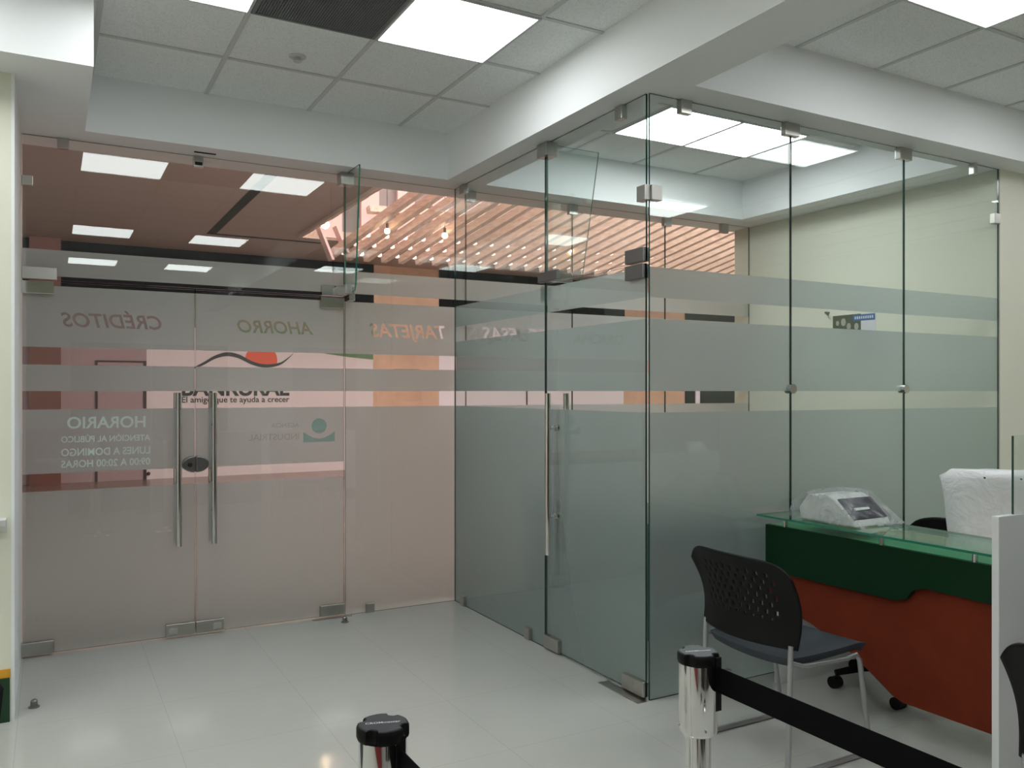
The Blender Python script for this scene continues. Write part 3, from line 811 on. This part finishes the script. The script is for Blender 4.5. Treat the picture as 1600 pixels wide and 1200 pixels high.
# ================================================================== OFFICE INTERIOR
po = thing('wall_poster', 'small poster with portraits and a blue header on the office side wall', 'poster', (5.398, 4.33, 1.80))
XW = 5.3985
def quad(y0, y1, z0, z1, x=XW): return MB().add([(x, y0, z0), (x, y1, z0), (x, y1, z1), (x, y0, z1)], [(0, 1, 2, 3)])
obj('sheet', MB().box(XW, 5.3998, 4.13, 4.52, 1.80, 2.09), whitet, po)
obj('photo_area', quad(4.26, 4.52, 1.80, 2.09, XW - 0.0008), mat('photo_olive', (0.10, 0.12, 0.08), 0.5), po)
obj('header', quad(4.135, 4.33, 2.035, 2.083, XW - 0.0014), mat('poster_blue', (0.06, 0.16, 0.38), 0.5), po)
hd = MB()
for i in range(9): hd.add([(XW - 0.002, 4.315 - 0.019 * i, 2.05), (XW - 0.002, 4.303 - 0.019 * i, 2.05), (XW - 0.002, 4.303 - 0.019 * i, 2.07), (XW - 0.002, 4.315 - 0.019 * i, 2.07)], [(0, 1, 2, 3)])
obj('header_lettering', hd, whitet, po)
fa = MB()
for (yy, zz, r_) in [(4.475, 2.03, 0.02), (4.42, 2.035, 0.03), (4.37, 2.0, 0.026), (4.30, 1.995, 0.026)]:
    fa.add([(XW - 0.0012, yy + r_ * 0.75 * math.cos(2 * math.pi * i / 20), zz + r_ * math.sin(2 * math.pi * i / 20)) for i in range(20)], [tuple(range(20))])
obj('portraits', fa, mat('portrait_skin', (0.48, 0.46, 0.38), 0.6), po)
tag(obj('wall_hook', MB().tube([(5.3999, 4.56, 2.12), (5.36, 4.56, 2.12), (5.355, 4.53, 2.10)], 0.008, 8), darksteel), 'small dark hook on the office wall left of the poster', 'hook')

od = thing('office_desk', 'dark desk inside the glass office, a blurred shape behind the frosted glass', 'desk', (3.6, 4.2, 0))
obj('desk_top', MB().box(2.85, 4.75, 3.62, 4.30, 0.74, 0.775).box(2.85, 3.35, 4.30, 5.15, 0.74, 0.775), mat('dark_desk', (0.02, 0.045, 0.035), 0.5), od, bevel=0.003)
obj('front_panel', MB().box(2.87, 4.73, 3.66, 3.68, 0.12, 0.74), MATS['dark_desk'], od)
obj('side_panel', MB().box(2.87, 2.90, 3.68, 5.13, 0.0, 0.74), MATS['dark_desk'], od)
obj('side_panel', MB().box(4.70, 4.73, 3.68, 4.28, 0.0, 0.74), MATS['dark_desk'], od)

# ================================================================== COUNTERS
def counter(y1, label, n=1):
    """teller counter whose far end is at y1, 1.33 m long"""
    y0 = y1 - 1.345
    t = thing('teller_counter', label, 'counter', (3.5, (y0 + y1) / 2, 0))
    o = y1 - 3.10
    gpoly = [(3.10 + o, 0.82), (y0, 0.82), (y0, 0.668), (2.22 + o, 0.672), (2.27 + o, 0.650), (2.30 + o, 0.610), (2.36 + o, 0.592), (2.45 + o, 0.592), (3.10 + o, 0.585)]
    obj('green_fascia', MB().prism(gpoly, 'x', 3.20, 3.225), counter_green, t, bevel=0.002)
    rpoly = [(3.10 + o, 0.70), (y0, 0.70), (y0, 0.155), (2.33 + o, 0.15), (2.385 + o, 0.165), (2.46 + o, 0.21), (2.51 + o, 0.24), (2.60 + o, 0.29), (2.83 + o, 0.37), (3.10 + o, 0.43)]
    obj('red_front_panel', MB().prism(rpoly, 'x', 3.227, 3.25), counter_red, t, bevel=0.002)
    obj('green_ledge', MB().box(3.2255, 3.47, y0, y1, 0.795, 0.8205), ledge_green, t, bevel=0.002)
    obj('desk_top', MB().box(3.475, 3.84, y0, y1, 0.755, 0.785), deskwood, t, bevel=0.003)
    gl = obj('glass_top', MB().box(3.14, 3.50, y0 + 0.03, y1, 0.866, 0.876, 1, ('z', 0)), [topglass, edgel], t)
    for yy in (y0 + 0.25, (y0 + y1) / 2, y1 - 0.12):
        for xx in (3.215, 3.43):
            obj('glass_support', MB().tube([(xx, yy, 0.821), (xx, yy, 0.8655)], 0.012, 12), chrome, t)
    obj('side_panel', MB().box(3.26, 3.80, y1 - 0.03, y1 - 0.005, 0.0, 0.754), whitelam, t) if n == 1 else None
    obj('side_panel', MB().box(3.26, 3.80, y0 + 0.005, y0 + 0.03, 0.0, 0.754), whitelam, t)
    return t
c1 = counter(3.10, 'teller counter with green fascia, red wood front and glass top, nearest the glass office')
c2 = counter(1.715, 'teller counter mostly hidden at the right edge, in front of the white divider', 2)
dv = thing('counter_divider', 'white panel divider between the two counters, with a glass screen on top', 'divider', (3.6, 1.735, 0))
obj('panel', MB().box(2.90, 4.35, 1.722, 1.748, 0, 1.06), whitelam, dv, bevel=0.002)
obj('glass_screen', MB().box(3.005, 4.35, 1.731, 1.739, 1.06, 1.34, 1, ('y', 0)), [glassg, edge], dv)

# wrapped machine on the counter glass
wd = thing('counter_machine', 'white desktop machine with a dark sloped face, wrapped in clear plastic on the counter', 'machine', (3.4, 2.62, 0.876))
prof = [(2.545, 0.880), (2.86, 0.880), (2.875, 0.935), (2.82, 1.005), (2.70, 1.012), (2.66, 0.995), (2.56, 0.905)]
obj('body', MB().prism(prof, 'x', 3.19, 3.44), devwhite, wd, bevel=0.008)
def slope(x0, x1, s0, s1, off=0.006):
    a = Vector((0, 2.56, 0.905)); b = Vector((0, 2.66, 0.995)); d = (b - a); n = Vector((0, -d.z, d.y)).normalized()
    p = [a + d * s0 + n * off, a + d * s1 + n * off]
    q = [a + d * s0 + n * 0.0, a + d * s1 + n * 0.0]
    vs = [(x0, *p[0][1:]), (x1, *p[0][1:]), (x1, *p[1][1:]), (x0, *p[1][1:]), (x0, *q[0][1:]), (x1, *q[0][1:]), (x1, *q[1][1:]), (x0, *q[1][1:])]
    return MB().add(vs, [(0, 1, 2, 3), (4, 7, 6, 5), (0, 4, 5, 1), (1, 5, 6, 2), (2, 6, 7, 3), (3, 7, 4, 0)])
obj('dark_window', slope(3.205, 3.43, 0.06, 0.98), devdark, wd)
obj('pale_strip', slope(3.25, 3.35, 0.40, 0.5, 0.012), devwhite, wd)  # raised pale strip across the dark window
def crumple_shell(rings, amp, seed, closed_top=True, lift=0.0):
    """rings: list of (list of xyz corners); returns a crumpled sheet through them"""
    rnd = random.Random(seed); m = MB(); n = len(rings[0]); sub = 8; ring_pts = []
    for rg in rings:
        pts = []
        for i in range(n):
            a = Vector(rg[i]); b = Vector(rg[(i + 1) % n])
            for j in range(sub):
                p = a.lerp(b, j / sub)
                p += Vector((rnd.uniform(-amp, amp), rnd.uniform(-amp, amp), rnd.uniform(-amp, amp) * 0.6))
                pts.append(p)
        ring_pts.append(pts)
    N = n * sub
    vs = [p for r_ in ring_pts for p in r_]; fs = []
    for i in range(len(ring_pts) - 1):
        for k in range(N):
            k2 = (k + 1) % N; fs.append((i * N + k, i * N + k2, (i + 1) * N + k2, (i + 1) * N + k))
    m.add(vs, fs)
    if closed_top:
        c = sum((Vector(p) for p in ring_pts[-1]), Vector()) / N; c.z += 0.004
        o = len(m.v); m.v.append(tuple(c))
        for k in range(N): m.f.append([(len(ring_pts) - 1) * N + k, (len(ring_pts) - 1) * N + (k + 1) % N, o]); m.m.append(0); m.s.append(False)
    return m
rings = [[(3.155, 2.49, 0.886), (3.475, 2.50, 0.886), (3.485, 2.90, 0.886), (3.165, 2.92, 0.886)],
         [(3.165, 2.515, 0.905), (3.465, 2.52, 0.905), (3.47, 2.90, 0.92), (3.168, 2.905, 0.93)],
         [(3.172, 2.58, 0.955), (3.46, 2.575, 0.95), (3.46, 2.90, 0.965), (3.170, 2.89, 0.97)],
         [(3.180, 2.665, 1.018), (3.45, 2.65, 1.02), (3.45, 2.86, 1.01), (3.180, 2.85, 1.01)],
         [(3.24, 2.71, 1.03), (3.40, 2.70, 1.035), (3.40, 2.80, 1.03), (3.24, 2.80, 1.028)]]
obj('plastic_wrap', crumple_shell(rings, 0.0045, 3), wrapm, wd)

# screen under a milky plastic cover on the inner desk
cs = thing('covered_monitor', 'monitor under a creased milky plastic cover on the desk behind the counter glass', 'monitor', (3.72, 2.1, 0.785))
A = Vector((3.53, 2.345, 0)); B = Vector((3.93, 1.84, 0)); dirc = (B - A).normalized(); nrm = Vector((dirc.y, -dirc.x, 0))
if nrm.x > 0: nrm = -nrm      # towards the customer
mid = (A + B) / 2
def cpt(s, w_, z): p = A + dirc * s - nrm * w_; return (p.x, p.y, z)
mon = MB().obox((mid.x - nrm.x * 0.07, mid.y - nrm.y * 0.07, 0.99), dirc * 0.25, nrm * 0.025, (0, 0, 0.13))
mon.obox((mid.x - nrm.x * 0.07, mid.y - nrm.y * 0.07, 0.83), dirc * 0.03, nrm * 0.02, (0, 0, 0.045))
mon.obox((mid.x - nrm.x * 0.07, mid.y - nrm.y * 0.07, 0.7925), dirc * 0.1, nrm * 0.06, (0, 0, 0.006))
obj('monitor', mon, blackp, cs)
L_ = 0.66
rg = [[cpt(0.03, 0, .79), cpt(L_ - .02, 0, .79), cpt(L_, .17, .79), cpt(0.04, .17, .79)],
      [cpt(0.02, 0.0, .86), cpt(L_ - .02, 0.0, .86), cpt(L_, .165, .86), cpt(0.03, .165, .86)],
      [cpt(0.01, 0.012, .94), cpt(L_, 0.02, .94), cpt(L_, .155, .94), cpt(0.02, .155, .94)],
      [cpt(0.0, 0.010, 1.03), cpt(L_, 0.03, 1.02), cpt(L_, .15, 1.02), cpt(0.01, .15, 1.03)],
      [cpt(-.012, 0.006, 1.11), cpt(L_, 0.012, 1.09), cpt(L_, .145, 1.09), cpt(0.0, .145, 1.11)],
      [cpt(0.03, 0.016, 1.143), cpt(L_ - .02, 0.02, 1.145), cpt(L_ - .02, .12, 1.145), cpt(0.04, .12, 1.143)]]
cv = crumple_shell(rg, 0.006, 5)
cv_o = obj('plastic_cover', cv, wrapw, cs)
for p in cv_o.data.polygons: p.use_smooth = True
dots = MB()
for s_ in (0.16, 0.30):
    p = cpt(s_, 0.0, 1.115); q = (p[0] + nrm.x * 0.012, p[1] + nrm.y * 0.012, p[2])
    dots.tube([p, q], 0.004, 10)
obj('punched_hole', dots, blackslot, cs)

# ================================================================== CHAIRS
def stacking_chair(cx, cy, label, ang=0.0):
    """black perforated plastic chair facing +x; cx,cy = seat centre"""
    t = thing('visitor_chair', label, 'chair', (cx, cy, 0))
    W = 0.245
    # seat pad
    seat = MB(); nx, ny = 14, 14; top = []; bot = []
    for i in range(nx + 1):
        for j in range(ny + 1):
            u = i / nx * 2 - 1; v_ = j / ny * 2 - 1
            # superellipse-ish footprint
            sx = 0.225 * u * math.sqrt(1 - 0.10 * v_ * v_); sy = W * v_ * math.sqrt(1 - 0.16 * u * u if u < 0 else 1 - 0.05 * u * u)
            z = 0.455 + 0.012 * (v_ * v_) - 0.035 * max(0, u - 0.7) ** 2 * 9 * 0.4 + 0.008 * u - 0.012 * (1 - u * u) * (1 - v_ * v_)
            top.append((cx + sx, cy + sy, z)); bot.append((cx + sx * 0.93, cy + sy * 0.93, z - 0.034))
    q = lambda i, j: i * (ny + 1) + j
    fs = [(q(i, j), q(i + 1, j), q(i + 1, j + 1), q(i, j + 1)) for i in range(nx) for j in range(ny)]
    seat.add(top, fs, 0, True); seat.add(bot, [f[::-1] for f in fs], 0, True)
    T = len(top); per = [q(i, 0) for i in range(nx)] + [q(nx, j) for j in range(ny)] + [q(i, ny) for i in range(nx, 0, -1)] + [q(0, j) for j in range(ny, 0, -1)]
    for k_ in range(len(per)):
        a, b = per[k_], per[(k_ + 1) % len(per)]
        seat.f.append([a, b, b + T, a + T]); seat.m.append(0); seat.s.append(True)
    obj('seat', seat, seatm, t)
    # backrest: curved perforated shell
    back = MB(); nu, nv = 54, 34; vs = []
    def bp(u, v_):
        # u -1..1 across, v 0..1 up
        half = 0.262 + 0.022 * v_
        # rounded top corners
        topz = 0.847 - 0.060 * abs(u) ** 8 - 0.012 * u * u
        z = 0.50 + (topz - 0.50) * v_
        y = half * u
        x = -0.285 + 0.075 * u * u - 0.055 * v_ + 0.035 * math.sin(math.pi * v_)
        return (cx + x, cy + y, z)
    for j in range(nv + 1):
        for i in range(nu + 1): vs.append(bp(i / nu * 2 - 1, j / nv))
    fs = []
    for j in range(nv):
        for i in range(nu):
            u = (i + 0.5) / nu; v_ = (j + 0.5) / nv
            if 0.14 < u < 0.86 and 0.30 < v_ < 0.84 and i % 4 == (0 if (j // 3) % 2 == 0 else 2) and j % 3 != 2: continue
            fs.append((j * (nu + 1) + i, j * (nu + 1) + i + 1, (j + 1) * (nu + 1) + i + 1, (j + 1) * (nu + 1) + i))
    back.add(vs, fs, 0, True)
    b = obj('backrest', back, blackp, t, fixn=False)
    md = b.modifiers.new('th', 'SOLIDIFY'); md.thickness = 0.009; md.offset = 0
    # side frames: floor rail, front and rear leg in one bent tube
    for s in (-1, 1):
        yy = cy + s * 0.238
        rear = [(cx - 0.222, yy, 0.515), (cx - 0.225, yy, 0.47), (cx - 0.232, yy, 0.25), (cx - 0.24, yy, 0.04), (cx - 0.225, yy, 0.015), (cx - 0.19, yy, 0.011)]
        obj('leg', MB().tube(rear, 0.011, 12), greyleg, t)
        front = [(cx + 0.10, yy * 0.98 + cy * 0.02, 0.418), (cx + 0.15, yy, 0.425), (cx + 0.172, yy, 0.40), (cx + 0.205, yy, 0.20), (cx + 0.232, yy, 0.04), (cx + 0.22, yy, 0.015), (cx + 0.19, yy, 0.011)]
        obj('leg', MB().tube(front, 0.011, 12), greyleg, t)
        obj('floor_rail', MB().tube([(cx - 0.19, yy, 0.0115), (cx + 0.19, yy, 0.0115)], 0.011, 12), greyleg, t)
        obj('seat_rail', MB().tube([(cx - 0.226, yy, 0.45), (cx - 0.15, yy, 0.425), (cx + 0.11, yy, 0.418)], 0.009, 10), greyleg, t)
    return t
ch = stacking_chair(2.725, 2.53, 'black perforated-back chair with grey tube legs standing before the green and red counter')
dup(ch, (-0.19, -1.47, 0), 'black perforated-back chair cut off by the right edge, in front of the white divider')
chl = dup(ch, (0, 0, 0), 'dark chair cut off by the left edge near the cream wall')
chl.location = (-0.384, 2.11, 0); chl.rotation_euler = (0, 0, R(-90))

# office chair behind the counter
oc = thing('office_chair', 'black swivel chair behind the counter, only its back top and castors showing', 'chair', (3.72, 2.74, 0))
ox, oy = 3.72, 2.74
hub = MB().tube([(ox, oy, 0.07), (ox, oy, 0.3995)], 0.028, 16); obj('column', hub, darksteel, oc)
st = MB()
for k_ in range(5):
    a = R(148 + 72 * k_)
    st.tube([(ox, oy, 0.12), (ox + 0.15 * math.cos(a), oy + 0.15 * math.sin(a), 0.105), (ox + 0.29 * math.cos(a), oy + 0.29 * math.sin(a), 0.075)], 0.02, 8, radii=[0.03, 0.022, 0.016])
obj('star_base', st, blackp, oc)
for k_ in range(5):
    a = R(148 + 72 * k_); px, py = ox + 0.29 * math.cos(a), oy + 0.29 * math.sin(a)
    obj('castor', MB().tube([(px - 0.025, py, 0.03), (px + 0.025, py, 0.03)], 0.0295, 16), blackp, oc)
sm_ = MB().box(ox - 0.20, ox + 0.30, oy - 0.22, oy + 0.22, 0.40, 0.46); obj('seat', sm_, seatm, oc, bevel=0.02)
bk = MB(); prof_ = []
for i in range(17):
    u = i / 16 * 2 - 1; prof_.append((oy + 0.22 * u, 0.83 - 0.05 * u * u - 0.05 * abs(u) ** 6))
poly = [(oy + 0.18, 0.52)] + prof_[::-1] + [(oy - 0.18, 0.52)]
bk.prism(poly, 'x', ox + 0.39, ox + 0.43); obj('backrest', bk, blackp, oc, bevel=0.01)
obj('back_bar', MB().tube([(ox + 0.10, oy, 0.39), (ox + 0.40, oy, 0.41), (ox + 0.448, oy, 0.50), (ox + 0.445, oy, 0.62)], 0.014, 10), blackp, oc)

# ================================================================== QUEUE POSTS
def post(x, y, label, belt_to=None, zt=1.0, rot=0.0):
    t = thing('queue_post', label, 'queue post', (x, y, 0))
    obj('base', MB().lathe((x, y, 0), [(0.17, 0.0004), (0.17, 0.012), (0.15, 0.022), (0.04, 0.034), (0.03, 0.05)], 48), chrome, t)
    obj('pole', MB().lathe((x, y, 0), [(0.0245, 0.045), (0.0245, zt - 0.158)], 40), chrome, t)
    cas = obj('cassette', MB().lathe((x, y, 0), [(0.025, zt - 0.158), (0.034, zt - 0.154), (0.0365, zt - 0.148), (0.0365, zt - 0.020)], 48), chrome, t)
    for a in (150, 250, 330):
        a = R(a); obj('rivet', MB().sphere((x + 0.0365 * math.cos(a), y + 0.0365 * math.sin(a), zt - 0.14), 0.0028, 8), steel, cas)
    def notch(a, z):
        k_ = min(abs(((a + rot - R(d_) + math.pi) % (2 * math.pi)) - math.pi) for d_ in (45, 135, 225, 315))
        return 1.0 - 0.20 * max(0, 1 - (k_ / R(15)) ** 4)
    cap = obj('cap', MB().lathe((x, y, 0), [(0.038, zt - 0.020), (0.0395, zt - 0.016), (0.0395, zt - 0.004), (0.0375, zt)], 120, mod=notch), blackp, t)
    obj('cap_disc', MB().lathe((x, y, 0), [(0.036, zt + 0.0002), (0.035, zt + 0.0014)], 120, mod=notch), capm, cap)
    m = MB(); c_, s_ = math.cos(R(-29)), math.sin(R(-29))
    ca, sa = math.cos(R(-29 + 12)), math.sin(R(-29 + 12))
    put_text(m, 'CROMmaster', -0.026, 0.026, -0.004, lambda p, q: (x + p * ca - q * sa, y + p * sa + q * ca, zt + 0.0018), thick=0.01)
    obj('cap_lettering', m, whitet, cap, fixn=False)
    for a in (90, 180):
        a = R(a)
        cx_, cy_ = x + 0.036 * math.cos(a), y + 0.036 * math.sin(a)
        dr = Vector((math.cos(a), math.sin(a), 0)); tn = Vector((-dr.y, dr.x, 0))
    return t
def belt(x, y0, y1, z0, z1, post_t):
    m = MB(); n = 24
    vs = []; 
    for i in range(n + 1):
        f = i / n; yy = y0 + (y1 - y0) * f; sag = 0.0
        vs += [(x, yy, z0 - sag), (x, yy, z1 - sag), (x + 0.0016, yy, z0 - sag), (x + 0.0016, yy, z1 - sag)]
    for i in range(n):
        a = i * 4; b = a + 4
        m_f = [(a, b, b + 1, a + 1), (a + 2, a + 3, b + 3, b + 2), (a + 1, b + 1, b + 3, a + 3), (a, a + 2, b + 2, b)]
        if i == 0: m.add([], [])
        for f_ in m_f: m.f.append(list(f_)); m.m.append(0); m.s.append(False)
    m.v = vs
    obj('belt', m, beltm, post_t)
    slot = MB().box(x - 0.006, x + 0.008, y0 - 0.004, y0 + 0.012, z0 - 0.035, z1 + 0.018)
    obj('belt_slot', slot, blackp, post_t)
q1 = post(0.438, 1.191, 'chrome queue post with a black cap at the bottom centre of the view')
belt(0.452, 1.158, -0.25, 0.925, 0.972, q1)
q2 = post(1.088, 1.226, 'chrome queue post with a black belt, standing beside the perforated black chair', rot=R(20))
belt(1.108, 1.196, -0.25, 0.928, 0.976, q2)
Gq = 'queue posts behind the viewpoint holding the belt ends'
post(0.44, -0.285, 'chrome queue post behind the viewpoint', None).__setitem__('group', Gq)
post(1.095, -0.285, 'chrome queue post behind the viewpoint', None).__setitem__('group', Gq)

# ================================================================== ODDS AND ENDS
pt = MB(); pt.prism([(4.419, 0.86), (4.30, 0.905), (4.295, 0.93), (4.419, 0.925)], 'x', -0.42, -0.172)
tag(obj('leaflet_tray', pt, whitelam), 'small white tray on the cream wall at the left edge', 'tray')

# unseen furniture added behind the viewpoint as dark and red reflections for chrome and glass
cabm = mat('dark_cabinet', (0.03, 0.022, 0.02), 0.5); redv = mat('red_vinyl', (0.22, 0.015, 0.018), 0.4)
def cabinet(x, y, w_, h_, label, group):
    t = thing('added_cabinet', label, 'cabinet', (x, y, 0), group)
    obj('body', MB().box(x - w_ / 2, x + w_ / 2, y - 0.22, y + 0.2, 0.0, h_), cabm, t, bevel=0.004)
    for s_ in (-1, 1):
        d_ = obj('door', MB().box(x + (0.004 if s_ > 0 else -w_ / 2 + 0.01), x + (w_ / 2 - 0.01 if s_ > 0 else -0.004), y + 0.201, y + 0.22, 0.08, h_ - 0.03), cabm, t, bevel=0.003)
        obj('handle', MB().tube([(x + s_ * 0.04, y + 0.235, h_ * 0.45), (x + s_ * 0.04, y + 0.235, h_ * 0.55)], 0.006, 10), chrome, d_)
    return t
for x in (-2.4, -1.15, 0.9, 2.15, 4.6, 5.85):
    cabinet(x, -4.7, 1.2, 2.3, 'tall dark cabinet added unseen behind the viewpoint for reflections', 'dark cabinets added behind the viewpoint for reflections')
for x in (0.75, 1.95):
    cabinet(x, -0.87, 1.1, 0.95, 'low dark cabinet added unseen behind the viewpoint for reflections', 'low dark cabinets added behind the viewpoint for reflections')
def bench(x, y, label, group):
    t = thing('added_bench', label, 'bench', (x, y, 0), group)
    obj('seat', MB().box(x - 0.9, x + 0.9, y - 0.24, y + 0.24, 0.40, 0.47), redv, t, bevel=0.02)
    obj('backrest', MB().box(x - 0.9, x + 0.9, y - 0.30, y - 0.245, 0.50, 0.95), redv, t, bevel=0.02)
    obj('front_skirt', MB().box(x - 0.88, x + 0.88, y + 0.20, y + 0.22, 0.04, 0.3995), redv, t)
    obj('beam', MB().box(x - 0.85, x + 0.85, y - 0.26, y - 0.22, 0.36, 0.3995), darksteel, t)
    for s_ in (-0.75, 0.75):
        obj('leg', MB().tube([(x + s_, y - 0.24, 0.36), (x + s_, y - 0.24, 0.03)], 0.02, 12), darksteel, t)
        obj('foot', MB().box(x + s_ - 0.025, x + s_ + 0.025, y - 0.27, y + 0.22, 0.0005, 0.03), darksteel, t)
    return t
for x, y in ((-1.05, -0.25), (-1.9, -3.1), (0.3, -3.1), (3.6, -0.80)):
    bench(x, y, 'dark red bench added unseen behind the viewpoint for reflections', 'red benches added behind the viewpoint for reflections')
